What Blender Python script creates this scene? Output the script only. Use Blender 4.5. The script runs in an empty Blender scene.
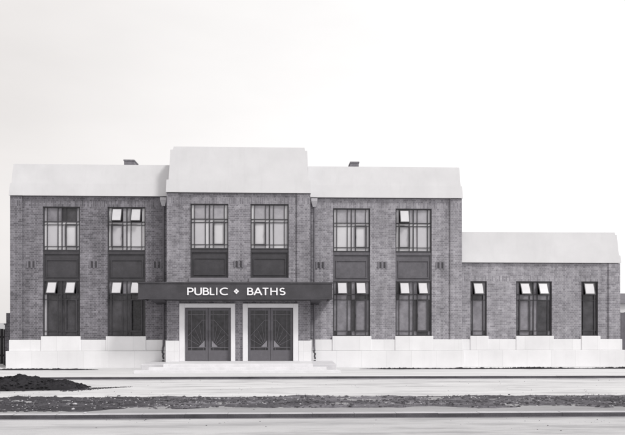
import bpy, bmesh, math, random
from mathutils import Vector, Matrix, noise
random.seed(11)
R = math.radians
scene = bpy.context.scene
col = scene.collection

# ------------------------------------------------------------------ camera
FPX, HORIZ, D, EYE, YAW = 750.0, 322.0, 31.5, 1.9, R(2.2)
CX = -D * math.tan(YAW)
cam_data = bpy.data.cameras.new('camera')
cam_data.sensor_width = 36
cam_data.lens = FPX / 625 * 36
cam_data.shift_y = (HORIZ - 217.5) / 625
cam_data.clip_end = 3000
cam = bpy.data.objects.new('camera', cam_data)
col.objects.link(cam)
cam.location = (CX, -D, EYE)
cam.rotation_euler = (R(90), R(0.0), -YAW)
scene.camera = cam

# ------------------------------------------------------------------ sky, sun, exposure
SUN_AZ, SUN_EL = 135, 47          # azimuth clockwise from +Y: front right of the facade
world = bpy.data.worlds.new('World')
scene.world = world
world.use_nodes = True
wn, wl = world.node_tree.nodes, world.node_tree.links
wn.clear()
out = wn.new('ShaderNodeOutputWorld')
bg = wn.new('ShaderNodeBackground')
bg.inputs['Strength'].default_value = 0.12
sky = wn.new('ShaderNodeTexSky')
sky.sky_type = 'NISHITA'
sky.sun_disc = False
sky.sun_elevation = R(SUN_EL)
sky.sun_rotation = R(SUN_AZ)
sky.dust_density = 3
bw = wn.new('ShaderNodeRGBToBW')
wl.new(sky.outputs[0], bw.inputs[0])
# high thin overcast: the clear sky seen through an even white cloud sheet
tc = wn.new('ShaderNodeTexCoord')
nz = wn.new('ShaderNodeTexNoise')
nz.inputs['Scale'].default_value = 2.2
nz.inputs['Detail'].default_value = 5
nz.inputs['Roughness'].default_value = 0.5
mp = wn.new('ShaderNodeMapping')
mp.inputs['Scale'].default_value = (1, 1, 3)
wl.new(tc.outputs['Generated'], mp.inputs[0])
wl.new(mp.outputs[0], nz.inputs[0])
sep = wn.new('ShaderNodeSeparateXYZ')
wl.new(tc.outputs['Generated'], sep.inputs[0])
ramp = wn.new('ShaderNodeMapRange')       # cloud is thinner and brighter towards the sun's side
ramp.inputs['From Min'].default_value = -0.45
ramp.inputs['From Max'].default_value = 0.25
ramp.inputs['To Min'].default_value = 0.0
ramp.inputs['To Max'].default_value = 1.0
wl.new(sep.outputs['X'], ramp.inputs[0])
cloud = wn.new('ShaderNodeMix'); cloud.data_type = 'RGBA'
cloud.inputs[6].default_value = (5.75, 5.5, 5.38, 1)
cloud.inputs[7].default_value = (7.9, 7.85, 7.85, 1)
wl.new(ramp.outputs[0], cloud.inputs[0])
nm = wn.new('ShaderNodeMapRange')
nm.inputs['From Min'].default_value = 0.3
nm.inputs['From Max'].default_value = 0.7
nm.inputs['To Min'].default_value = 0.94
nm.inputs['To Max'].default_value = 1.06
wl.new(nz.outputs[0], nm.inputs[0])
vm = wn.new('ShaderNodeVectorMath'); vm.operation = 'SCALE'
wl.new(cloud.outputs[2], vm.inputs[0]); wl.new(nm.outputs[0], vm.inputs['Scale'])
mix = wn.new('ShaderNodeMix'); mix.data_type = 'RGBA'
mix.inputs[0].default_value = 0.88
wl.new(bw.outputs[0], mix.inputs[6]); wl.new(vm.outputs[0], mix.inputs[7])
wl.new(mix.outputs[2], bg.inputs[0]); wl.new(bg.outputs[0], out.inputs[0])

sun_data = bpy.data.lights.new('sun', 'SUN')
sun_data.energy = 1.5
sun_data.angle = R(10)
sun_data.color = (1.0, 0.98, 0.96)
sun = bpy.data.objects.new('sun', sun_data)
col.objects.link(sun)
sd = Vector((math.sin(R(SUN_AZ)) * math.cos(R(SUN_EL)), math.cos(R(SUN_AZ)) * math.cos(R(SUN_EL)), math.sin(R(SUN_EL))))
sun.rotation_euler = (-sd).to_track_quat('-Z', 'Y').to_euler()
sun.location = sd * 60

scene.view_settings.view_transform = 'Standard'
scene.view_settings.look = 'None'
scene.view_settings.gamma = 1
scene.view_settings.use_curve_mapping = False
scene.view_settings.exposure = 0.32

# ------------------------------------------------------------------ measuring helpers
def at(px, py, Y):
    """real position on the plane at depth Y that the measured point belongs to"""
    u, v = (px - 312.5) / FPX, (HORIZ - py) / FPX
    dx = math.sin(YAW) + u * math.cos(YAW)
    dy = math.cos(YAW) - u * math.sin(YAW)
    t = (Y + D) / dy
    return CX + t * dx, EYE + v * t
def gx(px, Y): return at(px, 300, Y)[0]
def gz(px, py, Y): return at(px, py, Y)[1]
def gdist(py, z):                   # ground: depth Y at which height z shows at row py
    return (EYE - z) * FPX / (py - HORIZ) - D

# ------------------------------------------------------------------ object helpers
def props(o, label=None, cat=None, group=None, kind=None):
    if label: o['label'] = label
    if cat: o['category'] = cat
    if group: o['group'] = group
    if kind: o['kind'] = kind
    return o
def empty(name, loc, label, cat, group=None):
    o = bpy.data.objects.new(name, None); col.objects.link(o); o.location = loc
    return props(o, label, cat, group)
class MB:
    def __init__(s): s.v, s.f, s.m = [], [], []
    def poly(s, pts, mi=0):
        n = len(s.v); s.v += [tuple(p) for p in pts]; s.f.append(tuple(range(n, n + len(pts)))); s.m.append(mi)
    def hexa(s, b, t, mi=0):           # bottom ring, top ring (4 points each, counter-clockwise from above)
        n = len(s.v); s.v += [tuple(p) for p in b] + [tuple(p) for p in t]
        for q in ((3, 2, 1, 0), (4, 5, 6, 7), (0, 1, 5, 4), (1, 2, 6, 5), (2, 3, 7, 6), (3, 0, 4, 7)):
            s.f.append(tuple(n + k for k in q)); s.m.append(mi)
    def box(s, x0, x1, y0, y1, z0, z1, mi=0):
        s.hexa([(x0, y0, z0), (x1, y0, z0), (x1, y1, z0), (x0, y1, z0)], [(x0, y0, z1), (x1, y0, z1), (x1, y1, z1), (x0, y1, z1)], mi)
    def batter(s, x0, x1, z0, z1, y0, y1, yb, dx0=0, dx1=0, mi=0):   # front leans back from y0 to y1
        s.hexa([(x0, y0, z0), (x1, y0, z0), (x1, yb, z0), (x0, yb, z0)], [(x0 + dx0, y1, z1), (x1 - dx1, y1, z1), (x1 - dx1, yb, z1), (x0 + dx0, yb, z1)], mi)
    def bar(s, a, b, w, y0, y1, mi=0):  # flat bar in the XZ plane
        a, b = Vector(a), Vector(b); d = (b - a).normalized(); n = Vector((-d.y, d.x)) * w / 2
        p = [a + n, a - n, b - n, b + n]
        s.hexa([(q.x, y0, q.y) for q in p], [(q.x, y1, q.y) for q in p], mi)
    def tube(s, pts, r, seg=10, mi=0, radii=None):
        pts = [Vector(p) for p in pts]; n0 = len(s.v)
        for i, p in enumerate(pts):
            d = (pts[min(i + 1, len(pts) - 1)] - pts[max(i - 1, 0)]).normalized()
            a = d.cross(Vector((0.3, 1, 0.1))).normalized(); b = d.cross(a)
            rr = radii[i] if radii else r
            for k in range(seg):
                t = 2 * math.pi * k / seg
                s.v.append(tuple(p + (a * math.cos(t) + b * math.sin(t)) * rr))
        for i in range(len(pts) - 1):
            for k in range(seg):
                s.f.append((n0 + i * seg + k, n0 + i * seg + (k + 1) % seg, n0 + (i + 1) * seg + (k + 1) % seg, n0 + (i + 1) * seg + k)); s.m.append(mi)
        s.f.append(tuple(n0 + k for k in range(seg))); s.m.append(mi)
        s.f.append(tuple(n0 + (len(pts) - 1) * seg + k for k in reversed(range(seg)))); s.m.append(mi)
    def build(s, name, mats, parent=None, bevel=0, smooth=False):
        me = bpy.data.meshes.new(name); me.from_pydata(s.v, [], s.f)
        if not isinstance(mats, (list, tuple)): mats = [mats]
        for m in mats: me.materials.append(m)
        me.polygons.foreach_set('material_index', s.m)
        if smooth: me.polygons.foreach_set('use_smooth', [True] * len(s.f))
        me.update()
        bm = bmesh.new(); bm.from_mesh(me); bmesh.ops.recalc_face_normals(bm, faces=bm.faces); bm.to_mesh(me); bm.free()
        o = bpy.data.objects.new(name, me); col.objects.link(o)
        if parent: o.parent = parent
        if bevel:
            b = o.modifiers.new('bevel', 'BEVEL'); b.width = bevel; b.segments = 2; b.limit_method = 'ANGLE'
        return o

# ------------------------------------------------------------------ materials
class NT:
    def __init__(s, name):
        s.mat = bpy.data.materials.new(name); s.mat.use_nodes = True
        s.n, s.l = s.mat.node_tree.nodes, s.mat.node_tree.links
        s.b = s.n['Principled BSDF']
        s.tc = s.n.new('ShaderNodeTexCoord')
    def noise(s, scale, detail=5, rough=.6, stretch=None, vec=None):
        t = s.n.new('ShaderNodeTexNoise'); t.inputs['Scale'].default_value = scale
        t.inputs['Detail'].default_value = detail; t.inputs['Roughness'].default_value = rough
        v = vec or s.tc.outputs['Object']
        if stretch:
            m = s.n.new('ShaderNodeMapping'); m.inputs['Scale'].default_value = stretch
            s.l.new(v, m.inputs[0]); v = m.outputs[0]
        s.l.new(v, t.inputs[0]); return t.outputs[0]
    def rng(s, src, a, b, c, d):
        m = s.n.new('ShaderNodeMapRange')
        for k, x in zip(('From Min', 'From Max', 'To Min', 'To Max'), (a, b, c, d)): m.inputs[k].default_value = x
        s.l.new(src, m.inputs[0]); return m.outputs[0]
    def math(s, op, a, b=None):
        m = s.n.new('ShaderNodeMath'); m.operation = op
        for i, x in enumerate((a, b)):
            if x is None: continue
            if isinstance(x, (int, float)): m.inputs[i].default_value = x
            else: s.l.new(x, m.inputs[i])
        return m.outputs[0]
    def mix(s, f, a, b, blend='MIX'):
        m = s.n.new('ShaderNodeMix'); m.data_type = 'RGBA'; m.blend_type = blend
        for i, x in ((0, f), (6, a), (7, b)):
            if isinstance(x, (int, float)): m.inputs[i].default_value = x
            elif isinstance(x, tuple): m.inputs[i].default_value = x
            else: s.l.new(x, m.inputs[i])
        return m.outputs[2]
    def bump(s, h, strength, dist=.01):
        b = s.n.new('ShaderNodeBump'); b.inputs['Strength'].default_value = strength; b.inputs['Distance'].default_value = dist
        s.l.new(h, b.inputs['Height']); s.l.new(b.outputs[0], s.b.inputs['Normal'])
    def done(s, c, rough=.8, spec=.3):
        if isinstance(c, tuple): s.b.inputs['Base Color'].default_value = c
        else: s.l.new(c, s.b.inputs['Base Color'])
        s.b.inputs['Roughness'].default_value = rough
        s.b.inputs['Specular IOR Level'].default_value = spec
        return s.mat
def G(v, cool=.052):
    cool *= max(.25, min(1, 1.25 - v * 1.6))
    return (v * (1 - cool * .2), v * (1 - cool), v * (1 + cool), 1)

def mottled(name, v, var=.15, scale=3, rough=.8, spec=.3, bump=.2, fine=60, stretch=None, cool=.052):
    t = NT(name)
    a = t.noise(scale, 6, .65, stretch)
    f = t.noise(fine, 4, .6)
    c = t.mix(t.rng(a, .3, .7, 0, 1), G(v * (1 - var), cool), G(v * (1 + var), cool))
    c = t.mix(t.rng(f, .35, .65, 0, .5), c, G(v * (1 - 1.4 * var), cool))
    if bump: t.bump(f, bump)
    return t.done(c, rough, spec)

def brick(name, light, dark, mortar, soldier=None, seed=0.0):
    """English bond brickwork; soldier=(z0,z1): an upright course between those heights"""
    t = NT(name)
    sp = t.n.new('ShaderNodeSeparateXYZ'); t.l.new(t.tc.outputs['Object'], sp.inputs[0])
    h = t.math('ADD', t.math('ADD', sp.outputs['X'], sp.outputs['Y']), 40.0 + seed)
    def near(x, lo, hi, w):         # 1 inside lo..hi, 0 at the edges over a width w
        d = t.math('MINIMUM', t.math('SUBTRACT', x, lo), t.math('SUBTRACT', hi, x))
        return t.rng(d, 0.0, w, 0.0, 1.0)
    def flemish(u, v, rh, L=.345, split=.665):
        row = t.math('FLOOR', t.math('DIVIDE', v, rh))
        k = t.math('ADD', t.math('DIVIDE', u, L), t.math('MULTIPLY', t.math('MODULO', row, 2.0), .5))
        cell = t.math('FLOOR', k); f = t.math('FRACT', k)
        head = t.math('GREATER_THAN', f, split)
        mx = t.math('MAXIMUM', near(f, 0.0, split, .038), near(f, split, 1.0, .038))
        mz = near(t.math('FRACT', t.math('DIVIDE', v, rh)), 0.0, 1.0, .13)
        cmb = t.n.new('ShaderNodeCombineXYZ')
        t.l.new(t.math('ADD', t.math('MULTIPLY', cell, 2.0), head), cmb.inputs[0]); t.l.new(row, cmb.inputs[1])
        wnz = t.n.new('ShaderNodeTexWhiteNoise'); wnz.noise_dimensions = '2D'; t.l.new(cmb.outputs[0], wnz.inputs[0])
        return t.math('MULTIPLY', mx, mz), t.math('SUBTRACT', wnz.outputs[0], t.math('MULTIPLY', head, .12))
    m1, r1 = flemish(h, t.math('ADD', sp.outputs['Z'], 20.0), .075)
    if soldier:
        k = t.math('MULTIPLY', t.math('GREATER_THAN', sp.outputs['Z'], soldier[0]), t.math('LESS_THAN', sp.outputs['Z'], soldier[1]))
        m2, r2 = flemish(t.math('ADD', sp.outputs['Z'], -soldier[0] + .12 * .5), h, .075, .36, .999)
        def lerp(a, b_):
            m = t.n.new('ShaderNodeMix'); t.l.new(k, m.inputs[0]); t.l.new(a, m.inputs[2]); t.l.new(b_, m.inputs[3]); return m.outputs[0]
        m1, r1 = lerp(m1, m2), lerp(r1, r2)
    body = t.mix(t.rng(r1, 0, 1, 0, 1), G(dark), G(light))
    colr = t.mix(m1, G(mortar), body)
    fac = t.math('SUBTRACT', 1.0, m1)
    big = t.noise(.55, 5, .6)
    colr = t.mix(1.0, colr, t.mix(t.rng(big, .3, .7, 0, 1), (.80, .80, .80, 1), (1.16, 1.16, 1.16, 1)), 'MULTIPLY')
    streak = t.noise(1.4, 5, .6, (3.2, 3.2, .35))
    colr = t.mix(1.0, colr, t.mix(t.rng(streak, .35, .65, 0, 1), (.87, .87, .87, 1), (1.12, 1.12, 1.12, 1)), 'MULTIPLY')
    blot = t.noise(5.5, 4, .7)
    colr = t.mix(1.0, colr, t.mix(t.rng(blot, .35, .65, 0, 1), (.87, .87, .87, 1), (1.12, 1.12, 1.12, 1)), 'MULTIPLY')
    bloom = t.noise(.9, 6, .7, (1, 1, .7))           # lime bloom
    colr = t.mix(t.rng(bloom, .56, .74, 0, .30), colr, G(.42))
    fine = t.noise(45, 3, .7)
    colr = t.mix(1.0, colr, t.mix(t.rng(fine, .3, .7, 0, 1), (.8, .8, .8, 1), (1.2, 1.2, 1.2, 1)), 'MULTIPLY')
    inv = t.math('SUBTRACT', 1.0, fac)
    t.bump(t.math('ADD', inv, t.math('MULTIPLY', fine, .35)), .7, .008)
    return t.done(colr, .9, .2)

Z_EAVE = gz(90, 196.5, 0); Z_WTOP = gz(61, 206.3, 0)
Z_AEAVE = gz(540, 263.2, .25); Z_AWTOP = gz(534, 281.3, .25)
M = {}
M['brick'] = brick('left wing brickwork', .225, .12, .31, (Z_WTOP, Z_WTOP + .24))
M['brick_right'] = brick('right wing brickwork', .34, .22, .42, (Z_WTOP, Z_WTOP + .24), 1.3)  # brightness fade towards the right is put into the wings' brick colours
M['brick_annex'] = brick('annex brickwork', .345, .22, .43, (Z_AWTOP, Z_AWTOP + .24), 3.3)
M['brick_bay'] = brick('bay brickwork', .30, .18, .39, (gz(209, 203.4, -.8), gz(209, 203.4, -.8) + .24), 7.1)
M['brick_garden'] = brick('garden wall brickwork', .16, .09, .22)

def render_mat(name, v, jx=0, jz=0):
    t = NT(name)
    a = t.noise(.8, 6, .6); f = t.noise(70, 4, .7); s = t.noise(1.1, 5, .65, (4, 4, .25))
    c = t.mix(t.rng(a, .3, .7, 0, 1), G(v * .93, .03), G(v * 1.05, .03))
    c = t.mix(t.rng(s, .52, .75, 0, .2), c, G(v * .78, .02))
    c = t.mix(t.rng(f, .4, .7, 0, .3), c, G(v * .86, .02))
    if jx:
        sp = t.n.new('ShaderNodeSeparateXYZ'); t.l.new(t.tc.outputs['Object'], sp.inputs[0])
        cmb = t.n.new('ShaderNodeCombineXYZ')
        t.l.new(t.math('ADD', t.math('ADD', sp.outputs['X'], sp.outputs['Y']), 40.1), cmb.inputs[0])
        t.l.new(t.math('ADD', sp.outputs['Z'], 20 * jz), cmb.inputs[1])
        b = t.n.new('ShaderNodeTexBrick'); t.l.new(cmb.outputs[0], b.inputs['Vector'])
        b.inputs['Scale'].default_value = 1; b.inputs['Brick Width'].default_value = jx; b.inputs['Row Height'].default_value = jz
        b.inputs['Mortar Size'].default_value = .006; b.inputs['Mortar Smooth'].default_value = .4; b.offset = .0
        b.inputs['Color1'].default_value = (1, 1, 1, 1); b.inputs['Color2'].default_value = (.93, .93, .93, 1); b.inputs['Mortar'].default_value = (.78, .78, .78, 1)
        c = t.mix(1.0, c, b.outputs[0], 'MULTIPLY')
    t.bump(f, .25, .006)
    return t.done(c, .85, .2)
M['parapet'] = render_mat('pale parapet cement', .65)
M['plinth'] = render_mat('pale plinth slabs', .82, 1.05, .7)
M['surround'] = mottled('white door surround', .8, .04, 3, .6)
M['step'] = mottled('worn step concrete', .72, .1, 2.5)
M['bay_sill'] = mottled('bay sill tiles', .26, .12, 4)
M['cheek'] = mottled('grey step cheek', .62, .1, 2.5)
M['frame'] = mottled('dark metal window frame', .055, .2, 5, .5, .4, .05)
M['door'] = mottled('grey door metal', .13, .15, 6, .5, .4, .05)
M['canopy'] = mottled('dark canopy facing', .07, .3, 1.6, .65, .35, .15, 40)
M['spandrel_right'] = mottled('greyer spandrel sheet', .13, .25, 4, .55, .4, .05, 50)  # same sheet as the left, lightened to carry the rightward brightness fade
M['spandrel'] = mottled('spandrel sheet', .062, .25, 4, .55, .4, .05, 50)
M['white_letter'] = mottled('white sign letters', .88, .02, 5, .5)
M['grille'] = mottled('grille metal', .17, .1, 5, .4, .5, 0)
M['fan'] = mottled('dull fan plate', .26, .15, 8, .5, .4, 0)
M['pipe'] = mottled('painted cast iron pipe', .16, .2, 5, .5, .4, .1)
M['hopper'] = mottled('pale rainwater head', .5, .1, 6, .5, .4, .1)
M['dark_iron'] = mottled('dark iron shoe', .07, .2, 5, .5)
M['interior'] = mottled('dim interior plaster', .2, .1, 2)
M['chimney'] = mottled('chimney brick', .2, .3, 8, .9)
def glass(name, v, var, scale=3.5, rough=.25):
    t = NT(name)
    a = t.noise(scale, 6, .65); f = t.noise(38, 3, .6)
    c = t.mix(t.rng(a, .32, .68, 0, 1), G(v * (1 - var)), G(v * (1 + var)))
    t.bump(f, .12, .004)
    return t.done(c, rough, .5)
M['pane_pale'] = glass('obscured glass painted bright', .60, .05, 1.5)  # brightness of the lit windows put into the glass colour; no blind
M['pane_pale2'] = glass('obscured glass painted less bright', .50, .05, 1.5)  # same pane slightly duller, its brightness also in the colour
M['pane_black'] = glass('dark fill of open casement', .028, .7, 9)  # opaque sheet; dimness of the open casement is put into its colour
M['pane_mid'] = glass('obscured glass, upper lights', .36, .15)
M['pane_grey'] = glass('grey obscured glass', .21, .25)
M['pane_dark'] = glass('dark glass', .05, .4, 3)
M['pane_vent'] = glass('frosted vent glass', .60, .05)  # sky light caught by the tilted vents is put into this colour
M['pane_door'] = glass('door glass', .04, .5, 6, .12)

# ------------------------------------------------------------------ the setting: ground, road, kerbs, pavement
ZR, ZV, ZP = -.14, -.07, 0.0
Y_k1b = gdist(414.6, ZV)            # near kerb face
Y_k1t = gdist(411.6, ZV)
Y_band = gdist(396.5, ZV)           # far edge of the rough strip
Y_k2 = gdist(376.8, ZP)             # far kerb face
def ground_mat(name, v, var, big=.35, fine=50, cool=.02, bump=.4, stretch=(.35, 1.5, 1), dark=.55, darkamt=.4, streaky=1.0):
    t = NT(name)
    a = t.noise(big, 7, .62, stretch); b = t.noise(2.2, 6, .7, (.5, 1.6, 1)); f = t.noise(fine, 5, .7)
    c = t.mix(t.rng(a, .32, .68, 0, 1), G(v * (1 - var), cool), G(v * (1 + var), cool))
    c = t.mix(t.rng(b, .52, .72, 0, darkamt), c, G(v * dark, cool))
    w = t.noise(1.0, 8, .72, (.28, 1.7, 1))          # streaks of dirt drawn along the street by wheels and feet
    c = t.mix(t.rng(w, .48, .62, 0, .6 * streaky), c, G(v * .5, cool))
    c = t.mix(t.rng(f, .45, .75, 0, .45), c, G(v * .68, cool))
    t.bump(f, bump, .01)
    return t.done(c, .95, .15)
m_ground = ground_mat('pale dry earth', .42, .12)
m_road = ground_mat('rolled pale road', .50, .14, .3, 45)
m_path = ground_mat('pale trodden path', .62, .08, .5, 45, dark=.62, darkamt=.5)
m_pave = ground_mat('concrete pavement', .66, .06, .5, 60, dark=.75, darkamt=.3, streaky=.35)
m_kerb = mottled('dark kerb sides', .10, .4, 1.2, .9)  # sides coloured darker than the tops of the same stones
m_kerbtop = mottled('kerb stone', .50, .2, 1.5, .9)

def sheet(name, x0, x1, y0, y1, z, m, nx=1):
    b = MB()
    for i in range(nx):
        a, c = x0 + (x1 - x0) * i / nx, x0 + (x1 - x0) * (i + 1) / nx
        b.poly([(a, y0, z), (c, y0, z), (c, y1, z), (a, y1, z)])
    return props(b.build(name, m), kind='structure')
sheet('ground', -1500, 1500, -1500, 1500, -.16, m_ground)
sheet('road', -300, 300, -60, Y_k1b - .002, ZR, m_road)
sheet('path', -300, 300, Y_band - .05, Y_k2 - .002, ZV, m_path)
sheet('pavement', -300, 300, Y_k2 + .16, 14, ZP, m_pave)
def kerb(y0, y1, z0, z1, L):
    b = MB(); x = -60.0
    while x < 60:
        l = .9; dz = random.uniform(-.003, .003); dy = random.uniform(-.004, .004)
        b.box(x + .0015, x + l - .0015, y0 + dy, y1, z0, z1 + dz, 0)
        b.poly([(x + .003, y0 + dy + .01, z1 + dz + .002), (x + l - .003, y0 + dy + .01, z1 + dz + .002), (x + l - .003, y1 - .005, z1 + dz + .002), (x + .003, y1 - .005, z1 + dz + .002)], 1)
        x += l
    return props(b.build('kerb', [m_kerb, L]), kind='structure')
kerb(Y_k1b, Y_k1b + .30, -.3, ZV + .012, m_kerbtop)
kerb(Y_k2, Y_k2 + .155, -.3, ZP + .004, mottled('pale kerb top', .6, .08, 2))
# gutter channel of darker silt in front of each kerb
def strip(name, y0, y1, z, m, amp, x0=-45, x1=45, step=.12, both=False):
    b = MB(); x = x0; prev = None
    while x <= x1:
        k = noise.noise(Vector((x * .6, y0, 3))) * .6 + noise.noise(Vector((x * 3.1, y0, 7))) * .4
        k2 = noise.noise(Vector((x * .6, y1, 31))) * .6 + noise.noise(Vector((x * 3.1, y1, 17))) * .4
        cur = ((x, y0 + k * amp, z), (x, y1 + (k2 * amp if both else 0), z))
        if prev: b.poly([prev[0], cur[0], cur[1], prev[1]])
        prev = cur; x += step
    return props(b.build(name, m), kind='structure')
strip('gutter', Y_k1b - .14, Y_k1b - .004, ZR + .004, mottled('gutter silt', .22, .3, 3, .9), .07)
strip('gutter', Y_k2 - .30, Y_k2 - .004, ZV + .004, mottled('path gutter silt', .30, .3, 3, .9), .12)
sheet('verge', -60, 60, Y_k1b + .295, Y_band - .3, ZV + .003, ground_mat('grey grit', .33, .12, .6, 40, streaky=.4))

# rough verge between near kerb and path: displaced soil sheet
def soil_mat(name, v0, v1, thr=(.4, .6), darkx=None):
    t = NT(name)
    a = t.noise(.9, 7, .7, (.4, 1.2, 1)); f = t.noise(26, 5, .75); g = t.noise(7, 5, .7)
    c = t.mix(t.rng(a, thr[0], thr[1], 0, 1), G(v0), G(v1))
    c = t.mix(t.rng(g, .45, .7, 0, .5), c, G(v0 * .6))
    c = t.mix(t.rng(f, .35, .7, 0, .6), c, G(v0 * .5))
    if darkx is not None:      # freshly turned black soil lies over the left end of the verge
        sp = t.n.new('ShaderNodeSeparateXYZ'); t.l.new(t.tc.outputs['Object'], sp.inputs[0])
        k = t.rng(t.math('ADD', sp.outputs['X'], t.math('MULTIPLY', a, 9.0)), darkx + 8.1, darkx + 10.3, .9, 0)
        c = t.mix(k, c, G(.05))
    t.bump(f, .8, .02)
    return t.done(c, .95, .1)
m_soil = soil_mat('rough grey soil', .10, .26, (.42, .60), -9.6)
m_soil_dark = soil_mat('dark turned soil', .035, .06)
Y_GRIT = gdist(408.3, ZV)
def rough_zone(x, y):               # 1 on the rough soil, 0 on the smooth grit beside the kerb
    xl = max(0, min(1.6, (-4.7 - x) * 1.1 + .5 * noise.noise(Vector((y * 2, x, 3)))))
    return min(1, max(0, (xl + y - Y_GRIT + .45 * noise.noise(Vector((x * .7, 2, 5))) + .15 * noise.noise(Vector((x * 3, 2, 8)))) / .12))
def verge_h(x, y):
    p = Vector((x, y, 0))
    e = min(1, max(0, (y - Y_k1t) / .35)) * min(1, max(0, (Y_band - y) / .25))
    rough = .6 + .5 * noise.noise(Vector((x * .3, y * .5, 9)))
    h = .035 + .05 * noise.noise(p * 1.3) + .04 * noise.noise(p * 5) * rough + .022 * noise.noise(p * 13) * rough
    k = rough_zone(x, y)
    return ZV - .012 + e * max(0, h) * k - .01 * (1 - k)
b = MB(); nx, ny = 760, 44
xs = [-26 + 52 * i / nx for i in range(nx + 1)]
for j in range(ny + 1):
    for x in xs:
        y = Y_k1b + .29 + (Y_band - Y_k1b - .29 + .12) * j / ny
        wob = (.42 * noise.noise(Vector((x * .8, 4, 2))) + .2 * noise.noise(Vector((x * 3, 1, 2)))) * (j / ny) ** 3
        b.v.append((x, y + wob, verge_h(x, y)))
for j in range(ny):
    for i in range(nx):
        n = j * (nx + 1) + i
        b.f.append((n, n + 1, n + nx + 2, n + nx + 1)); b.m.append(0)
props(b.build('verge', m_soil, smooth=False), kind='structure')
sheet('verge', -300, -26, Y_k1b + .29, Y_band, ZV + .01, m_soil)
sheet('verge', 26, 300, Y_k1b + .29, Y_band, ZV + .01, m_soil)

# loose stones and clods (uncountable) on the verge
def rock(b, x, y, z, r, mi, flat=.6):
    n0 = len(b.v); a = random.uniform(0, 6.28); ca, sa = math.cos(a), math.sin(a)
    ph = [(0, 0, 1)] + [(math.cos(k * 1.2566) * .9, math.sin(k * 1.2566) * .9, .35) for k in range(5)] + [(math.cos(k * 1.2566 + .6), math.sin(k * 1.2566 + .6), -.5) for k in range(5)]
    for p in ph:
        q = [c * r * random.uniform(.75, 1.25) for c in p]
        b.v.append((x + (q[0] * ca - q[1] * sa) * 1.25, y + q[0] * sa + q[1] * ca, z + q[2] * flat))
    for k in range(5):
        l = (k + 1) % 5
        for f in ((0, 1 + k, 1 + l), (1 + k, 6 + k, 1 + l), (1 + l, 6 + k, 6 + l)):
            b.f.append(tuple(n0 + i for i in f)); b.m.append(mi)
m_pebble = mottled('pale pebbles', .5, .3, 6, .9)
m_clod = mottled('dark soil clods', .09, .4, 6, .95)
b = MB()
for i in range(9000):
    x = random.uniform(-22, 22)
    t = random.random() ** .8
    y = Y_band + .1 - t * (Y_band - Y_k1t)
    if noise.noise(Vector((x * .5, y * .8, 40))) < random.uniform(-.5, .35) or rough_zone(x, y) < random.random() - .03: continue
    pale = random.random() < (.5 if t < .35 else .2)
    r = random.uniform(.008, .022) if pale else random.uniform(.012, .042)
    rock(b, x, y, verge_h(x, y) + r * .2, r, 0 if pale else 1)
props(b.build('gravel', [m_pebble, m_clod]), 'small pale pebbles and dark soil clods strewn along the rough verge', 'gravel', kind='stuff')
# scattered grit on path and road
b = MB()
for i in range(1500):
    x = random.uniform(-22, 22)
    if random.random() < .55: y, z = random.uniform(Y_band, Y_k2), ZV
    else: y, z = random.uniform(Y_k1b - 2.2, Y_k1b), ZR
    if noise.noise(Vector((x * .35, y * .9, 70))) < random.uniform(-.2, .4): continue
    rock(b, x, y, z + .003, random.uniform(.005, .014), 0 if random.random() < .4 else 1)
props(b.build('grit', [m_pebble, m_clod]), 'fine grit lying on the pale path and road', 'grit', kind='stuff')

# short weeds on the verge
b = MB()
for i in range(1500):                # crumbs spilt from the heap, trailing away to the right
    t = random.random() ** 1.5
    px = 66 + random.uniform(-6, 6) + 62 * t; yc = 389.3 - 3.0 * t; w = .34 * (1 - t) + .05
    Y = gdist(yc, ZV) + random.gauss(0, w * .6)
    rock(b, gx(px, Y), Y, ZV + .004, random.uniform(.006, .022) * (1.2 - .6 * t), 0, .35)
props(b.build('soil_crumbs', soil_mat('spilt soil crumbs', .05, .09)), 'crumbs of dark soil spilt on the pale path right of the heap', 'soil', kind='stuff')
m_weed = mottled('dry weeds', .12, .4, 3, .9)
def blades(b, x, y, z, n, h):
    for _ in range(n):
        a = random.uniform(0, 6.28); dx, dy = math.cos(a) * .006, math.sin(a) * .006
        lx, ly = random.uniform(-.5, .5) * h, random.uniform(-.5, .5) * h
        ox, oy = x + random.uniform(-.04, .04), y + random.uniform(-.04, .04); hh = h * random.uniform(.5, 1.1)
        b.poly([(ox - dx, oy - dy, z - .01), (ox + dx, oy + dy, z - .01), (ox + lx, oy + ly, z + hh)])
b = MB()
for i in range(3000):
    x = random.uniform(-22, 22); y = random.uniform(Y_k1t + .25, Y_band)
    if noise.noise(Vector((x * .7, y * 1.1, 15))) < random.uniform(-.2, .5) or rough_zone(x, y) < .5: continue
    blades(b, x, y, verge_h(x, y), 6, random.uniform(.03, .075))
props(b.build('weeds', m_weed), 'short dry weeds growing in tufts on the rough verge', 'weeds', kind='stuff')

# bare soil and weeds along the foot of the plinth
YF = -.34
def foot(x):            # how far the soil spreads and whether there is any
    px = 312.5 + x / .042
    k = 1 if (px < 95 or px > 372) else 0
    if 80 < px < 110: k = max(0, (110 - px) / 30)
    if 355 < px <= 385: k = max(0, (px - 355) / 30)
    return k * (1.15 + 1.0 * noise.noise(Vector((x * .5, 0, 5))) + .5 * noise.noise(Vector((x * 2.7, 0, 9))))
b = MB(); prev = None; x = -15.0
while x < 16:
    s = max(0, foot(x)); w = .22 + .36 * s
    if s > .05:
        y0 = YF - .95
        cur = [(x, y0 - w * .5, ZP + .001), (x, y0 - w * .2, ZP + .03 * s * random.uniform(.4, 1.2)), (x, y0 + w * .15, ZP + .04 * s * random.uniform(.4, 1.2)), (x, y0 + w * .4, ZP + .001)]
        if prev:
            for k in range(3): b.poly([prev[k], cur[k], cur[k + 1], prev[k + 1]])
        prev = cur
    else: prev = None
    x += .05
props(b.build('soil_border', m_soil_dark), kind='structure')
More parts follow.
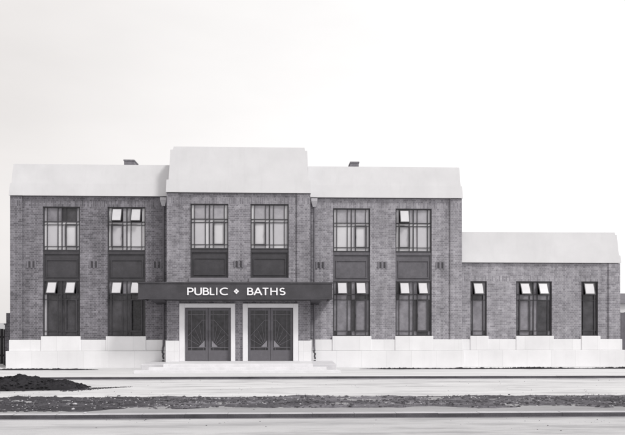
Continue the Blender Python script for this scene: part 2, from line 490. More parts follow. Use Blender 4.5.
b = MB()
for i in range(1500):
    x = random.uniform(-14, 15.5); s = foot(x)
    if s < random.uniform(.2, 1.6): continue
    blades(b, x, YF - .95 + random.uniform(-.2, .15), ZP, 5, random.uniform(.03, .07))
props(b.build('weeds', m_weed), 'thin line of weeds growing along the foot of the pale plinth', 'weeds', kind='stuff')

# heap of dark soil on the path
hx, hy = gx(6, -9.6), gdist(387.0, ZV)
heap_e = MB(); n = 130; W, Ld = 4.3, 2.3
for j in range(61):
    for i in range(n + 1):
        u, v = -1 + 2 * i / n, -1 + 2 * j / 60
        x, y = u * W * .5, v * Ld * .5
        r = math.sqrt((u * (1.0 if u < 0 else 1.0)) ** 2 + v * v) + .12 * noise.noise(Vector((u * 2.5, v * 2, 3)))
        h = max(0, 1 - r) ** .6 * .38
        p = Vector((x, y, 0))
        h = h * (1 + .35 * noise.noise(p * 1.4) + .25 * noise.noise(p * 4)) + (.05 * noise.noise(p * 9) + .03 * noise.noise(p * 20)) * min(1, h * 8)
        heap_e.v.append((x, y, max(-.02, h - .012)))
for j in range(60):
    for i in range(n):
        q = j * (n + 1) + i; heap_e.f.append((q, q + 1, q + n + 2, q + n + 1)); heap_e.m.append(0)
for i in range(500):
    a, r = random.uniform(0, 6.28), random.random() ** .6 * 1.02
    x, y = math.cos(a) * r * W * .5, math.sin(a) * r * Ld * .5
    rock(heap_e, x, y, max(0, 1 - r) ** .6 * .36, random.uniform(.015, .05), 0)
heap = heap_e.build('soil_heap', soil_mat('heap of black soil', .022, .045))
heap.location = (hx, hy, ZV)
props(heap, 'low heap of dark turned soil lying on the pale path at left', 'soil heap')
# lone stones
for px, py, r, lab in ((75, 403.5, .045, 'larger whitish stone lying on the verge in front of the black soil heap'),
                       (73, 408.5, .035, 'small whitish stone between the larger whitish stone and the near kerb'),
                       (85, 412, .03, 'small pale stone lying right behind the near kerb left of the doors'),
                       (277, 416.8, .06, 'pale flat lump of rubble lying in the gutter below the doors'),
                       (18, 417.5, .04, 'small pale stone lying in the gutter at the far left')):
    z = ZV + .03 if py < 414 else ZR
    b = MB(); rock(b, 0, 0, r * .3, r, 0)
    if r > .05: rock(b, .09, .0, r * .2, r * .8, 0); rock(b, -.08, .01, r * .2, r * .7, 0)
    Y = gdist(py, z); o = b.build('stone', m_pebble); o.location = (gx(px, Y), Y, z)
    props(o, lab, 'stone')

# ------------------------------------------------------------------ the bath house
B = empty('public_baths', (0, 0, 0), 'long two storey brick public baths with pale parapets, metal windows and dark entrance canopy', 'building')

def wallmesh(b, x0, x1, z0, z1, holes, yf, yb, left=True, right=True, mi=0):
    xs = sorted({x0, x1, *[h[0] for h in holes], *[h[1] for h in holes]})
    zs = sorted({z0, z1, *[h[2] for h in holes], *[h[3] for h in holes]})
    def solid(i, j):
        if i < 0 or j < 0 or i >= len(xs) - 1 or j >= len(zs) - 1: return None
        cx, cz = (xs[i] + xs[i + 1]) / 2, (zs[j] + zs[j + 1]) / 2
        return not any(h[0] < cx < h[1] and h[2] < cz < h[3] for h in holes)
    for i in range(len(xs) - 1):
        for j in range(len(zs) - 1):
            if not solid(i, j): continue
            a, c, e, g = xs[i], xs[i + 1], zs[j], zs[j + 1]
            b.poly([(a, yf, e), (c, yf, e), (c, yf, g), (a, yf, g)], mi)
            b.poly([(a, yb, e), (a, yb, g), (c, yb, g), (c, yb, e)], mi)
            if not solid(i - 1, j): b.poly([(a, yf, e), (a, yf, g), (a, yb, g), (a, yb, e)], mi)
            if not solid(i + 1, j): b.poly([(c, yf, e), (c, yb, e), (c, yb, g), (c, yf, g)], mi)
            if not solid(i, j - 1): b.poly([(a, yf, e), (a, yb, e), (c, yb, e), (c, yf, e)], mi)
            if not solid(i, j + 1): b.poly([(a, yf, g), (c, yf, g), (c, yb, g), (a, yb, g)], mi)

REC = .06; TH = .36; YB = -.80; YA = .25; BACK = 9.0
Z_PL = gz(90, 339.8, 0)          # top of upper plinth course
Z_PM = gz(90, 351.0, -.10)        # top of lower plinth course
Z_SILL = gz(90, 336.4, 0)
xL0, xL1 = gx(10, 0), gx(22, 0)
xB0, xB1 = gx(166.6, YB), gx(310.3, YB)
xR0, xR1 = gx(450.3, 0), gx(462, 0)
xA0, xA1, xA2 = xR1, gx(608.8, YA), gx(620.3, YA)
W_L = [(gx(42.4, 0), gx(79.6, 0)), (gx(107.2, 0), gx(145.2, 0))]
W_R = [(gx(333.2, 0), gx(370.2, 0)), (gx(395.8, 0), gx(432.0, 0))]
W_A = [(gx(470.8, YA), gx(487.2, YA)), (gx(516.6, YA), gx(552.4, YA)), (gx(581.8, YA), gx(598.8, YA))]
W_B = [(gx(190.2, YB), gx(228.2, YB)), (gx(250.4, YB), gx(288.6, YB))]
ZB_T, ZB_B = gz(209, 203.4, YB), gz(209, 278, YB)
ZB_EAVE = gz(238, 193.2, YB)
Z_DOOR_T = gz(207, 303.5, YB); Z_LAND = gz(207, 361.3, YB)
Z_WB = Z_SILL

# walls -------------------------------------------------
b = MB()
b.box(xL0, xL1, 0, TH, .3, Z_EAVE)
wallmesh(b, xL1, xB0 + .02, .3, Z_EAVE - .002, [(a, c, Z_WB, Z_WTOP) for a, c in W_L], REC, TH)
wallmesh(b, xL0 + .001, xL0 + .002, 0.3, Z_EAVE, [], TH, BACK)
b.box(xL0 + .001, xL0 + TH, TH + .001, BACK, .0, Z_EAVE - .004)
b.box(xL0 + .003, xR1 - .003, BACK - TH, BACK - .001, .0, Z_EAVE - .006)
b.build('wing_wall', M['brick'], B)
b = MB()
wallmesh(b, xB1 - .02, xR0, .3, Z_EAVE - .002, [(a, c, Z_WB, Z_WTOP) for a, c in W_R], REC, TH)
b.box(xR0, xR1, 0, TH, .3, Z_EAVE)
b.box(xR1 - TH, xR1 - .001, TH + .001, BACK, .0, Z_EAVE - .004)
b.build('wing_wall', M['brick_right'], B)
b = MB()
xP0, xP1 = gx(179.4, YB), gx(297, YB)
b.box(xB0, xP0, YB, TH, .3, ZB_EAVE)
b.box(xP1, xB1, YB, TH, .3, ZB_EAVE)
dh = [(gx(180.6, YB), gx(234.4, YB), 0, Z_DOOR_T - .04), (gx(243.6, YB), gx(296.9, YB), 0, Z_DOOR_T - .04)]
wallmesh(b, xP0, xP1, .0, ZB_EAVE - .002, [(a, c, ZB_B, ZB_T) for a, c in W_B] + dh, YB + REC, YB + TH)
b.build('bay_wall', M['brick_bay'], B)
b = MB()
wallmesh(b, xA0 + .002, xA1, .3, Z_AEAVE - .002, [(a, c, Z_WB, Z_AWTOP) for a, c in W_A], YA + REC, YA + TH)
b.box(xA1, xA2, YA, YA + TH, .3, Z_AEAVE)
b.box(xA2 - TH, xA2 - .001, YA + TH + .001, BACK - 1, 0, Z_AEAVE - .004)
b.box(xA0 + .002, xA2 - .003, BACK - 1 - TH, BACK - 1.001, 0, Z_AEAVE - .006)
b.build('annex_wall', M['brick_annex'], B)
# floors and partition so the rooms behind open vents are enclosed and dim
b = MB()
b.box(xL0 + TH, xR1 - TH, TH, BACK - TH, gz(61, 278, 0) , gz(61, 278, 0) + .2)
b.box(xL0 + TH, xA2 - TH, 1.0, BACK - 1.6, 0.012, .1)
b.box(-1.6, -1.4, TH + .01, BACK - TH, .1, 3.9); b.box(-8.4, -8.2, TH + .01, BACK - TH, .1, 3.9)
b.build('inner_floor', M['interior'], B)

# parapets -------------------------------------------------
def parapet(tiers, yb):
    b = MB()
    for (x0, x1, z0, z1, y0, y1, d0, d1) in tiers: b.batter(x0, x1, z0, z1, y0, y1, yb, d0, d1)
    return b.build('parapet', M['parapet'], B)
zt = gz(61, 164.5, .25); zm = gz(61, 183.5, .02)
parapet([(xL0 - .02, xB0 + .05, Z_EAVE + .02, zm, -.085, .01, .01, 0), (xL0 + .05, xB0 + .06, zm, zt, .012, .20, .015, 0)], BACK)
parapet([(xB1 - .05, xR1 + .02, Z_EAVE + .02, zm, -.085, .01, 0, .01), (xB1 - .06, xR1 - .05, zm, zt, .012, .20, 0, .02)], BACK)
zc = ZB_EAVE + .02; zc1 = gz(238, 180, YB); zc2 = gz(238, 150.6, YB + .3); zc3 = gz(238, 147.6, YB + .35)
parapet([(xB0 - .02, xB1 + .02, zc, zc1, YB - .06, YB + .01, .01, .01), (xB0 + .08, xB1 - .08, zc1, zc2, YB + .012, YB + .22, .04, .04),
         (xB0 + .22, xB1 - .2, zc2, zc3, YB + .225, YB + .25, .03, .03)], BACK - 1)
za = gz(540, 232.4, YA + .25); za1 = gz(540, 255, YA)
parapet([(xA0 + .001, xA2 + .02, Z_AEAVE + .02, za1, YA - .05, YA + .01, 0, .01), (xA0 + .002, xA2 - .05, za1, za - .1, YA + .012, YA + .16, 0, .03),
         (xA0 + .003, xA2 - .14, za - .1, za, YA + .165, YA + .18, 0, .02)], BACK - 1)
# dark strip under each parapet, painting in the shade of the wall recess
b = MB()
for x0, x1, z, y in ((xL1, xB0 - .01, Z_EAVE, REC + .02), (xB1 + .01, xR0, Z_EAVE, REC + .02), (xP0, xP1, ZB_EAVE, YB + REC + .02), (xA0 + .01, xA1, Z_AEAVE, YA + REC + .02)):
    b.box(x0, x1, y - .035, y + .2, z - .001, z + .021)
b.build('recess_shade_strip', M['dark_iron'], B)

# plinth -------------------------------------------------
def plinth(segs, blocks):
    b = MB()
    for x0, x1, y, z0, z1, yb in segs: b.box(x0, x1, y, yb, z0, z1)
    return b.build('plinth', M['plinth'], B, bevel=.012)
plinth([(xL0 - .12, xB0 - .0, -.16, -.05, Z_PM, .30), (xL0 - .02, xB0 - .0, -.06, Z_PM, Z_PL, .30)], [])
plinth([(xB1 + .0, xR1 + .05, -.16, -.05, Z_PM, .30), (xB1 + .0, xR1 + .02, -.06, Z_PM, Z_PL, .30)], [])
plinth([(xA0 + .055, xA2 + .14, YA - .16, -.05, Z_PM, YA + .3), (xA0 + .025, xA2 + .06, YA - .06, Z_PM, Z_PL, YA + .3)], [])
plinth([(xB0 - .03, gx(179.3, YB), YB - .05, -.05, gz(172, 340.8, YB), -.16)], [])
plinth([(gx(298.3, YB), xB1 + .05, YB - .05, -.05, gz(305, 340.8, YB), -.16)], [])
for (a, c), y in [(w, 0) for w in W_L + W_R] + [(w, YA) for w in W_A]:
    b = MB(); b.box(a - .04, c + .04, y - .09, y + .33, Z_PM + .002, Z_SILL)
    b.build('window_sill', M['plinth'], B, bevel=.012)
for a, c in W_B:
    b = MB(); b.box(a - .06, c + .06, YB - .03, YB + .3, ZB_B - .16, ZB_B + .003); b.build('window_sill', M['bay_sill'], B, bevel=.01)

# windows -------------------------------------------------
def window(x0, x1, z0, z1, Y, upper, casement='right', vents=(), single=False, row=('pane_mid', 'pane_pale'), open_case=False, side_pale=False, amount=.30):
    W, H = x1 - x0, z1 - z0
    vf = [0, .16, .80, 1] if single else [0, .105, .391, .5, .609, .895, 1]
    hf = ([0, .338, .407, .902, 1] if upper else [0, .245, .345, .907, 1])
    X = [x0 + f * W for f in vf]; Z = [z1 - f * H for f in hf]
    yf, yb = Y, Y + .05
    b = MB()
    t = .045
    b.box(x0, x0 + t, yf - .02, yb + .03, z0, z1); b.box(x1 - t, x1, yf - .02, yb + .03, z0, z1)
    b.box(x0 + t, x1 - t, yf - .02, yb + .03, z1 - t, z1); b.box(x0 + t, x1 - t, yf - .02, yb + .03, z0, z0 + t * .9)
    nv = len(X)
    for k in range(1, nv - 1):
        w = .036 if (not single and k == 3) else .026
        b.box(X[k] - w / 2, X[k] + w / 2, yf, yb, z0 + t, z1 - t)
    for k in (1, 2, 3):
        w = .036 if k == 1 else .026
        b.box(x0 + t, x1 - t, yf + .004, yb - .004, Z[k] - w / 2, Z[k] + w / 2)
    if not single:                        # the opening casement has a heavier sash
        a, c = (X[4], X[5]) if casement == 'right' else (X[1], X[2])
        for q in (a, c): b.box(q - .03, q + .03, yf - .022, yf - .001, Z[3] - .03, Z[2] + .03)
        for q in (Z[2], Z[3]): b.box(a + .03, c - .03, yf - .023, yf - .001, q - .03, q + .03)
    f = b.build('window', M['frame'], B)
    # panes: one mesh, one quad per light, tiny tilts so they catch the sky unevenly
    mats = [M['pane_pale'], M['pane_mid'], M['pane_grey'], M['pane_dark'], M['pane_pale2'], M['pane_black']]
    idx = {'pane_pale': 0, 'pane_mid': 1, 'pane_grey': 2, 'pane_dark': 3, 'pane_pale2': 4}
    b = MB(); ventcells = {'left': 1, 'right': 4}
    for i in range(nv - 1):
        for j in range(4):
            inner = (i == 1) if single else i in (1, 4)
            if j == 0 and inner and (('left' if i == 1 else 'right') in vents): continue
            if open_case and j == 2 and i == (4 if casement == 'right' else 1):
                b.poly([(X[i], yb + .07, Z[j + 1]), (X[i + 1], yb + .07, Z[j + 1]), (X[i + 1], yb + .07, Z[j]), (X[i], yb + .07, Z[j])], 5); continue
            mi = idx[row[0]] if j == 0 else idx[row[1]]
            if upper and i in (0, nv - 2): mi = idx['pane_pale'] if row[0] != 'pane_grey' or j else idx['pane_mid']
            if side_pale and i == 0 and j > 0: mi = 0
            if mi == 0 and random.random() < .35: mi = 4
            if mi == 2 and random.random() < .3: mi = 3
            e = [random.uniform(-.010, .010) for _ in range(4)]
            b.poly([(X[i], yb - .012 + e[0], Z[j + 1]), (X[i + 1], yb - .012 + e[1], Z[j + 1]), (X[i + 1], yb - .012 + e[2], Z[j]), (X[i], yb - .012 + e[3], Z[j])], mi)
    b.build('pane', mats, f)
    for side in vents:                    # top-hung ventilators pushed outwards at the foot
        i = 1 if side == 'left' else 4
        a, c = X[i] + .012, X[i + 1] - .012
        zt_, zb_ = Z[0] - .05, Z[1] + .0
        L = (zt_ - zb_); am = amount * random.uniform(.92, 1.06)
        y0, y1 = yf - .01, yf - am
        zb2 = zb_ + .02
        b = MB()
        def q(u, v, off=0): return (a + (c - a) * u, y0 + (y1 - y0) * v - off, zt_ + (zb2 - zt_) * v - off * .4)
        s = .035 / (c - a); r_ = .035 / L
        b.poly([q(s, r_, .012), q(1 - s, r_, .012), q(1 - s, 1 - r_, .012), q(s, 1 - r_, .012)], 1)
        for (u0, u1, v0, v1) in ((0, s, 0, 1), (1 - s, 1, 0, 1), (s, 1 - s, 0, r_), (s, 1 - s, 1 - r_, 1)):
            b.hexa([q(u0, v0), q(u1, v0), q(u1, v1), q(u0, v1)], [q(u0, v0, .022), q(u1, v0, .022), q(u1, v1, .022), q(u0, v1, .022)], 0)
        b.build('vent_sash', [M['frame'], M['pane_vent']], f)
        b = MB()                          # stay arm
        b.tube([((a + c) / 2, yf, zb_ + .03), ((a + c) / 2, y1 + .02, zb2 + .02)], .008, 6); b.build('stay', M['frame'], f)
    if open_case:
        a, c = (X[4], X[5]) if casement == 'right' else (X[1], X[2]); b = MB()
        hgt0, hgt1 = Z[3], Z[2]
        b.box(a + .01, a + .035, yb + .03, yb + .45, hgt0, hgt0 + .03); b.box(a + .01, a + .035, yb + .03, yb + .45, hgt1 - .03, hgt1)
        b.box(a + .01, a + .035, yb + .42, yb + .45, hgt0 + .03, hgt1 - .03); b.build('open_casement', M['frame'], f)
    if not single:
        a, c = (X[4], X[5]) if casement == 'right' else (X[1], X[2]); b = MB()
        hx_ = a + .02 if casement == 'right' else c - .02
        b.box(hx_ - .012, hx_ + .012, yf - .05, yf - .024, (Z[2] + Z[3]) / 2 - .06, (Z[2] + Z[3]) / 2 + .06)
        b.build('handle', M['frame'], f)
    return f
def spandrel(x0, x1, z0, z1, Y, sm='spandrel'):
    b = MB(); W, H = x1 - x0, z1 - z0
    b.box(x0, x1, Y + .02, Y + .08, z0, z1)
    b.box(x0, x1, Y - .03, Y + .019, z1 - .14, z1 - .02)                         # transom
    b.box(x0, x1, Y - .025, Y + .019, z0, z0 + .045)
    for (a, c, e, g) in ((x0, x0 + .06, z0 + .045, z1 - .14), (x1 - .06, x1, z0 + .045, z1 - .14)): b.box(a, c, Y - .02, Y + .019, e, g)
    ix0, ix1, iz0, iz1 = x0 + .12, x1 - .12, z0 + .12, z1 - .36
    w = .035
    b.box(ix0, ix1, Y - .015, Y + .019, iz0, iz0 + w); b.box(ix0, ix1, Y - .015, Y + .019, iz1 - w, iz1)
    b.box(ix0, ix0 + w, Y - .015, Y + .019, iz0 + w, iz1 - w); b.box(ix1 - w, ix1, Y - .015, Y + .019, iz0 + w, iz1 - w)
    return b.build('spandrel_panel', M[sm], B)
z_u0 = gz(61, 250.8, .15); z_l1 = gz(61, 280.3, .15)
YW = REC + .075
for n_, ((a, c), ca, v) in enumerate((((W_L[0]), 'right', ()), ((W_L[1]), 'left', ('left', 'right')), ((W_R[0]), 'right', ()), ((W_R[1]), 'left', ('left',)))):
    top = ('pane_grey', 'pane_pale') if n_ == 0 else ('pane_mid', 'pane_pale')
    window(a, c, z_u0, Z_WTOP, YW, True, ca, v, row=top, amount=.22)
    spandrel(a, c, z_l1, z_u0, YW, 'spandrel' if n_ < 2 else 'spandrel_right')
    low = [('pane_dark', 'pane_dark'), ('pane_grey', 'pane_dark'), ('pane_grey', 'pane_grey'), ('pane_grey', 'pane_grey')][n_]
    window(a, c, Z_WB, z_l1, YW, False, 'right', ('left', 'right'), row=low, open_case=(n_ == 1), side_pale=(n_ == 0))
zb_u0 = gz(209, 249.0, YB + .15)
for n_, (a, c) in enumerate(W_B):
    window(a, c, zb_u0, ZB_T, YB + YW, True, 'right' if n_ == 0 else 'left')
    spandrel(a, c, ZB_B, zb_u0, YB + YW)
window(*W_A[0], Z_WB, Z_AWTOP, YA + YW, False, vents=('left',), single=True, row=('pane_grey', 'pane_grey'))
window(*W_A[1], Z_WB, Z_AWTOP, YA + YW, False, vents=('left', 'right'), row=('pane_grey', 'pane_grey'), casement='left')
window(*W_A[2], Z_WB, Z_AWTOP, YA + YW, False, vents=('left',), single=True, row=('pane_grey', 'pane_dark'), amount=.2)

# little brick ventilators set in the piers -------------------------------------------------
for px, py, Y in ((31, 264.3, 0), (93.5, 264.3, 0), (157, 264.5, 0), (238.5, 264, YB), (320.5, 265, 0), (382.5, 265, 0), (440.5, 265.2, 0)):
    x, z = at(px, py, Y); y = Y + REC
    b = MB(); w, h = .34, .27
    for k in (-1, 1):
        b.box(x + k * .085 - .035, x + k * .085 + .035, y - .004, y + .05, z - h / 2, z + h / 2, 1)
    for k in (-1, 0, 1):
        b.box(x + k * .16 - .03, x + k * .16 + .03, y - .03, y + .05, z - h / 2 - .01, z + h / 2 + .01, 0)
    b.build('air_brick', [mottled('air brick clay', .2, .1, 5), M['dark_iron']] if px == 31 else [bpy.data.materials['air brick clay'], M['dark_iron']], B, bevel=.004)

# canopy -------------------------------------------------
YC = -1.75
cx0, cx1 = gx(138, YC), gx(332.3, YC)
zc_t, zc_b = gz(235, 282.3, YC), gz(235, 299.4, YC)
b = MB()
b.box(cx0, cx1, YC, YC + .09, zc_b, zc_t)
b.box(cx0 - .02, cx1 + .02, YC - .03, YC - .001, zc_t - .05, zc_t + .012)
b.box(cx0 - .01, cx1 + .01, YC - .018, YC - .001, zc_b, zc_b + .045)
b.box(cx0, cx0 + .09, YC + .091, REC - .01, zc_b, zc_t); b.box(cx1 - .09, cx1, YC + .091, REC - .01, zc_b, zc_t)
can = b.build('canopy', M['canopy'], B, bevel=.006)
b = MB()
b.box(cx0 + .09, xB0 - .002, YC + .09, REC - .01, zc_t - .16, zc_t - .04); b.box(xB1 + .002, cx1 - .09, YC + .09, REC - .01, zc_t - .16, zc_t - .04)
b.box(xB0 - .001, xB1 + .001, YC + .09, YB - .002, zc_t - .16, zc_t - .04)
b.build('roof_slab', M['canopy'], can)
# soffit thickens towards the wall
b = MB()
zs = zc_b + .03
for x0, x1, yb, dz in ((cx0 + .45, xB0 - .003, REC - .02, .20), (xB0 - .002, xB1 + .002, YB - .003, .06), (xB1 + .003, cx1 - .45, REC - .02, .20)):
    b.hexa([(x0, YC + .12, zs - .02), (x1, YC + .12, zs - .02), (x1, yb, zs - dz), (x0, yb, zs - dz)], [(x0, YC + .12, zc_t - .17), (x1, YC + .12, zc_t - .17), (x1, yb, zc_t - .17), (x0, yb, zc_t - .17)])
b.build('soffit', M['canopy'], can)

# sign lettering
def arc(cx, cy, rx, ry, a0, a1, n=14): return [(cx + rx * math.cos(R(a0 + (a1 - a0) * k / n)), cy + ry * math.sin(R(a0 + (a1 - a0) * k / n))) for k in range(n + 1)]
GL = {'P': (.62, [[(.0, 0), (.0, 1)], [(0, .93), (.28, .93)] + arc(.28, .69, .24, .24, 90, -90)[1:] + [(0, .45)]]),
      'U': (.8, [[(.0, 1), (.0, .33)] + arc(.32, .33, .32, .28, 180, 360)[1:] + [(.64, 1)]]),
      'B': (.66, [[(.0, 0), (.0, 1)], [(0, .93), (.24, .93)] + arc(.24, .73, .2, .2, 90, -90)[1:] + [(0, .53)], [(0, .53), (.27, .53)] + arc(.27, .30, .24, .23, 90, -90)[1:] + [(0, .07)]]),
      'L': (.5, [[(0, 0), (0, 1)], [(0, .07), (.42, .07)]]),
      'I': (.2, [[(0, 0), (0, 1)]]),
      'C': (.85, [arc(.46, .5, .44, .44, 52, 308, 22)]),
      'A': (.82, [[(0, 0), (.38, 1)], [(.38, 1), (.76, 0)], [(.14, .34), (.62, .34)]]),
      'T': (.62, [[(.31, 0), (.31, .93)], [(0, .93), (.62, .93)]]),
      'H': (.76, [[(0, 0), (0, 1)], [(.64, 0), (.64, 1)], [(0, .52), (.64, .52)]]),
      'S': (.55, [arc(.25, .71, .21, .22, 35, 250, 12) + arc(.25, .29, .23, .22, 75, -150, 12)])}
hz = gz(235, 287.8, YC) - gz(235, 295.2, YC); z0 = gz(235, 295.2, YC)
def letter(b, ch, x, sx):
    lay = [0]
    for st in GL[ch][1]:
        lay[0] += 1; w = .15
        n0 = len(b.v); P = [Vector(p) for p in st]; offs = []
        for i, p in enumerate(P):
            d = (P[min(i + 1, len(P) - 1)] - P[max(0, i - 1)]).normalized(); nn = Vector((-d.y, d.x))
            if 0 < i < len(P) - 1:
                d1 = (P[i] - P[i - 1]).normalized(); n1 = Vector((-d1.y, d1.x)); k = max(.6, nn.dot(n1))
            else: k = 1
            offs.append(nn * (w / 2) / k)
        yf, yb = YC - .035 - .0015 * lay[0], YC - .003
        for p, o in zip(P, offs):
            for q, y in ((p + o, yf), (p - o, yf), (p - o, yb), (p + o, yb)): b.v.append((x + q.x * hz * sx, y, z0 + q.y * hz))
        for i in range(len(P) - 1):
            a, c = n0 + 4 * i, n0 + 4 * i + 4
            for k in range(4): b.f.append((a + k, a + (k + 1) % 4, c + (k + 1) % 4, c + k)); b.m.append(0)
        b.f.append((n0, n0 + 1, n0 + 2, n0 + 3)); b.m.append(0)
        e = n0 + 4 * (len(P) - 1); b.f.append((e + 3, e + 2, e + 1, e)); b.m.append(0)
for ch, px, wpx in (('P', 188.0, 5.0), ('U', 195.2, 6.0), ('B', 203.6, 4.8), ('L', 210.6, 3.8), ('I', 216.9, 0), ('C', 220.2, 7.2),
                    ('B', 248.0, 4.8), ('A', 254.2, 7.4), ('T', 262.6, 5.8), ('H', 271.0, 5.8), ('S', 279.9, 4.4)):
    pts = [p[0] for st in GL[ch][1] for p in st]; span = (max(pts) - min(pts)) or 1
    sx = ((wpx * .0400) / (span * hz)) if wpx else 1
    b = MB(); letter(b, ch, gx(px, YC), sx); b.build('letter', M['white_letter'], can)
ox, oz = at(236.4, 291.4, YC); b = MB()
for dx, dz in ((0, .058), (0, -.058), (.058, 0), (-.058, 0)):
    s = .05; q = [(ox + dx + s, oz + dz), (ox + dx, oz + dz + s), (ox + dx - s, oz + dz), (ox + dx, oz + dz - s)]
    b.hexa([(u, YC - .003, v) for u, v in q], [(u, YC - .037, v) for u, v in q])
b.build('ornament', M['white_letter'], can)

# doors -------------------------------------------------
for (o0, i0, i1, o1) in ((179.4, 184.7, 230.9, 235.1), (242.8, 247.7, 293.1, 298.1)):
    X0, X1, X2, X3 = (gx(p, YB) for p in (o0, i0, i1, o1)); zi = gz(207, 307.7, YB)
    b = MB()
    b.box(X0, X1, YB - .06, YB + .40, Z_LAND, Z_DOOR_T); b.box(X2, X3, YB - .06, YB + .40, Z_LAND, Z_DOOR_T); b.box(X1, X2, YB - .06, YB + .40, zi, Z_DOOR_T)
    b.build('door_surround', M['surround'], B, bevel=.012)
    yd = YB + .14; mid = (X1 + X2) / 2
    for s in (-1, 1):
        a, c = (X1 + .012, mid - .006) if s < 0 else (mid + .006, X2 - .012)
        w = c - a; zt_ = zi - .015; zb_ = Z_LAND + .012; zk = gz(207, 350.6, YB)
        st_out, st_in = .10, .10
        ga, gc = (a + st_out, c - st_in)
        b = MB()
        b.box(a, ga, yd, yd + .05, zb_, zt_); b.box(gc, c, yd, yd + .05, zb_, zt_)
        b.box(ga, gc, yd + .001, yd + .049, zt_ - .1, zt_); b.box(ga, gc, yd + .001, yd + .049, zb_, zk)
        dr = b.build('door', M['door'], B, bevel=.004)
        b = MB(); b.box(ga, gc, yd + .03, yd + .038, zk, zt_ - .1); b.build('glass', M['pane_door'], dr)
        # sunburst grille: rays from the lower inner corner up to a sloping border
        fx = lambda t: (gc - (gc - ga) * t) if s < 0 else (ga + (gc - ga) * t)   # t=0 at the meeting stile
        gh = zt_ - .1 - zk; y0g, y1g = yd + .006, yd + .028; b = MB()
        P = lambda t, v: (fx(t), zk + gh * v)
        b.bar(P(0, .075), P(1, .075), .016, y0g, y1g - .002)
        for t in (.13, .80): b.bar(P(t, 0), P(t, 1), .014, y0g + .001, y1g - .003)
        o_ = P(.13, .075)
        ends = [P(.13, .70), P(.36, .64), P(.6, .52), P(.82, .40), P(1, .28)]
        for k, e in enumerate(ends[1:]): 
            o2 = (o_[0] + (e[0] - o_[0]) * .25, o_[1] + (e[1] - o_[1]) * .25); b.bar(o2, e, .012, y0g + .002 + .001 * k, y1g - .004)
        b.bar(P(0, .76), P(.2, .755), .016, y0g - .002, y1g - .008); b.bar(P(.2, .755), P(1, .36), .016, y0g - .003, y1g - .009)
        b.bar(P(0, .9), P(1, .9), .011, y0g + .004, y1g - .005)
        b.build('grille', M['grille'], dr)
        b = MB()
        tri = [P(.05, .085), P(.40, .085), P(.05, .25)]
        b.poly([(p[0], y0g - .006, p[1]) for p in tri]); b.poly([(p[0], y1g, p[1]) for p in reversed(tri)])
        for k in range(3):
            p, q = tri[k], tri[(k + 1) % 3]; b.poly([(p[0], y0g - .006, p[1]), (q[0], y0g - .006, q[1]), (q[0], y1g, q[1]), (p[0], y1g, p[1])])
        b.build('fan_base', M['fan'], dr)
        b = MB(); hx_ = c - .05 if s < 0 else a + .05
        b.tube([(hx_, yd - .05, Z_LAND + .85), (hx_, yd - .05, Z_LAND + 1.25)], .012, 8)
        b.box(hx_ - .012, hx_ + .012, yd - .05, yd, Z_LAND + .87, Z_LAND + .89); b.box(hx_ - .012, hx_ + .012, yd - .05, yd, Z_LAND + 1.21, Z_LAND + 1.23)
        b.build('handle', M['door'], dr)
# closed lobby behind the doors
b = MB(); b.box(xP0 + .1, xP1 - .1, TH + .4, TH + .5, .05, 3.2); b.build('lobby_wall', M['interior'], B)

# steps -------------------------------------------------
yl = gdist(364.0, Z_LAND)
b = MB()
b.box(gx(163, yl), gx(313, yl), yl, YB + .45, -.02, Z_LAND)
b.box(gx(150, yl), gx(326, yl), yl - .34, yl - .001, -.02, Z_LAND * .66)
b.box(gx(137, yl), gx(339, yl), yl - .68, yl - .341, -.02, Z_LAND * .33)
b.build('entrance_steps', M['step'], B, bevel=.012)
for p0, p1 in ((139, 162.8), (313.2, 337)):
    b = MB(); b.box(gx(p0, yl), gx(p1, yl), yl + .4, -.17, -.02, Z_LAND * .9); b.build('step_cheek', M['cheek'], B, bevel=.015)

# downpipes -------------------------------------------------
for px, s in ((163.6, -1), (314.2, 1)):
    x = gx(px, -.1); zt_ = Z_EAVE - .02
    b = MB(); zfoot = gz(px, 349, -.2); y = -.10
    b.tube([(x, y, zt_ - .35), (x, y, zfoot + .22), (x, y - .03, zfoot + .12), (x, y - .22, zfoot + .02), (x, y - .22, zfoot - .1)], .042, 10)
    for z in (6.1, 4.6, 2.6, 1.35): b.tube([(x, y, z), (x, y, z + .07)], .056, 10)
    p = b.build('downpipe', M['pipe'], B)
    b = MB(); w = .13
    b.hexa([(x - w * .5, y - .06, zt_ - .38), (x + w * .5, y - .06, zt_ - .38), (x + w * .5, REC - .01, zt_ - .38), (x - w * .5, REC - .01, zt_ - .38)],
           [(x - w, y - .13, zt_ - .16), (x + w, y - .13, zt_ - .16), (x + w, REC - .01, zt_ - .16), (x - w, REC - .01, zt_ - .16)])
    b.box(x - w, x + w, y - .135, REC - .01, zt_ - .159, zt_ - .03); b.build('rainwater_head', M['hopper'], p, bevel=.006)
    b = MB(); xx = x; yy = y - .22
    b.tube([(xx, yy, zfoot - .05), (xx - .02, yy, zfoot - .13), (xx + .035, yy, zfoot - .2), (xx + .0, yy, zfoot - .29), (xx + .03, yy, zfoot - .37), (xx + .03, yy, zfoot - .42)], .04, 10, radii=[.05, .036, .045, .034, .04, .035])
    b.tube([(xx + .01, yy, zfoot - .46), (xx + .02, yy, zfoot - .55)], .05, 10)
    b.build('shoe', M['dark_iron'], p)

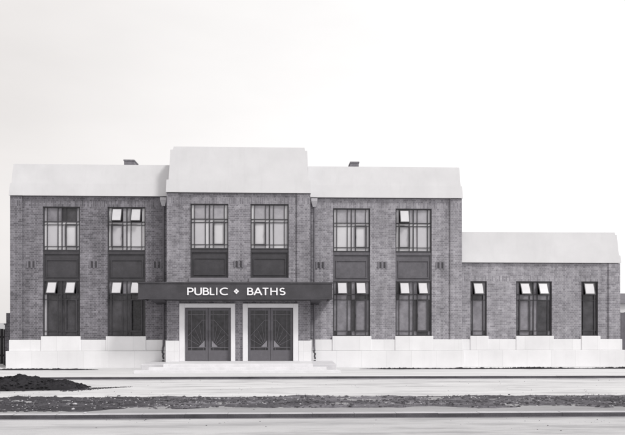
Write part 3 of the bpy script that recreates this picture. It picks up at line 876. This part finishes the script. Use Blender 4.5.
# chimneys behind the parapets
for p0, p1, py, s in ((124, 134, 159.6, 1), (350.5, 358.8, 161.6, -1)):
    Y = 1.6; x0, x1 = gx(p0, Y), gx(p1, Y); z1 = gz((p0 + p1) / 2, py, Y); z0_ = zt + .0
    b = MB()
    e0, e1 = (0, .12) if s > 0 else (.12, 0)
    b.hexa([(x0 - e0, Y, z0_ - .2), (x1 + e1, Y, z0_ - .2), (x1 + e1, Y + .9, z0_ - .2), (x0 - e0, Y + .9, z0_ - .2)], [(x0, Y, z1 - .06), (x1, Y, z1 - .06), (x1, Y + .9, z1 - .06), (x0, Y + .9, z1 - .06)])
    b.box(x0 - .02, x1 + .02, Y - .02, Y + .92, z1 - .059, z1)
    b.build('chimney', M['chimney'], B)

# ------------------------------------------------------------------ beyond the ends of the building
x0w, x1w = gx(6.2, 1.2), xL0 - .002
b = MB(); b.box(x0w, x1w, 1.2, 1.55, 0, gz(8, 313, 1.2)); b.box(x0w - .06, x0w - .001, 1.2, 1.55, 0, gz(8, 325, 1.2))
b.box(x0w - .09, x0w - .0, 1.17, 1.58, gz(8, 325, 1.2) + .001, gz(8, 325, 1.2) + .06)
props(b.build('garden_wall', M['brick_garden']), 'short stepped brick wall joining the left end of the baths', 'wall')
m_fence = mottled('tarred fence boards', .025, .4, 4, .9)
f = empty('board_fence', (x0w - .03, 1.7, 0), 'dark close boarded fence beyond the left end of the baths', 'fence')
b = MB(); x = 0
while x > -8:
    b.box(x - .13, x - .005, 0, .03, .02 + random.uniform(0, .05), 1.62 + random.uniform(-.04, .04)); x -= .14
b.build('boards', m_fence, f); b = MB()
for z in (.4, 1.2): b.box(-8, 0, .031, .09, z, z + .08)
b.build('rail', m_fence, f)
# right hand: pale house with dark roof, and a grey fence
f = empty('board_fence', (xA2 + .3, 4.2, 0), 'grey close boarded fence running off past the right end of the baths', 'fence')
b = MB(); x = 0; hf_ = gz(623, 312.5, 4.2)
while x < 9:
    b.box(x + .005, x + .13, 0, .03, .02, hf_ + random.uniform(-.03, .03)); x += .14
b.build('boards', mottled('weathered fence boards', .16, .2, 4, .9), f); b = MB()
for z in (.4, 1.5): b.box(0, 9, .031, .09, z, z + .08)
b.build('rail', m_fence, f)
YH = 40; hx0 = gx(612, YH); zl, zr = gz(622, 303.5, YH), gz(622, 292, YH)
h = empty('house', (hx0, YH, 0), 'distant pale rendered house with grey roof past the right end of the baths', 'house')
b = MB(); b.box(0, 11, 0, 8, 0, zl); b.build('wall', M['parapet'], h)
b = MB(); b.hexa([(-.4, -.4, zl), (11.4, -.4, zl), (11.4, 8.4, zl), (-.4, 8.4, zl)], [(.2, 3.6, zr), (10.8, 3.6, zr), (10.8, 4.4, zr), (.2, 4.4, zr)]); b.build('roof', mottled('distant slates', .16, .2, 2), h)
for x in (2.0, 6.0):
    b = MB(); b.box(x, x + 1.2, -.03, -.002, 1.0, 2.3); b.build('window', M['pane_dark'], h)
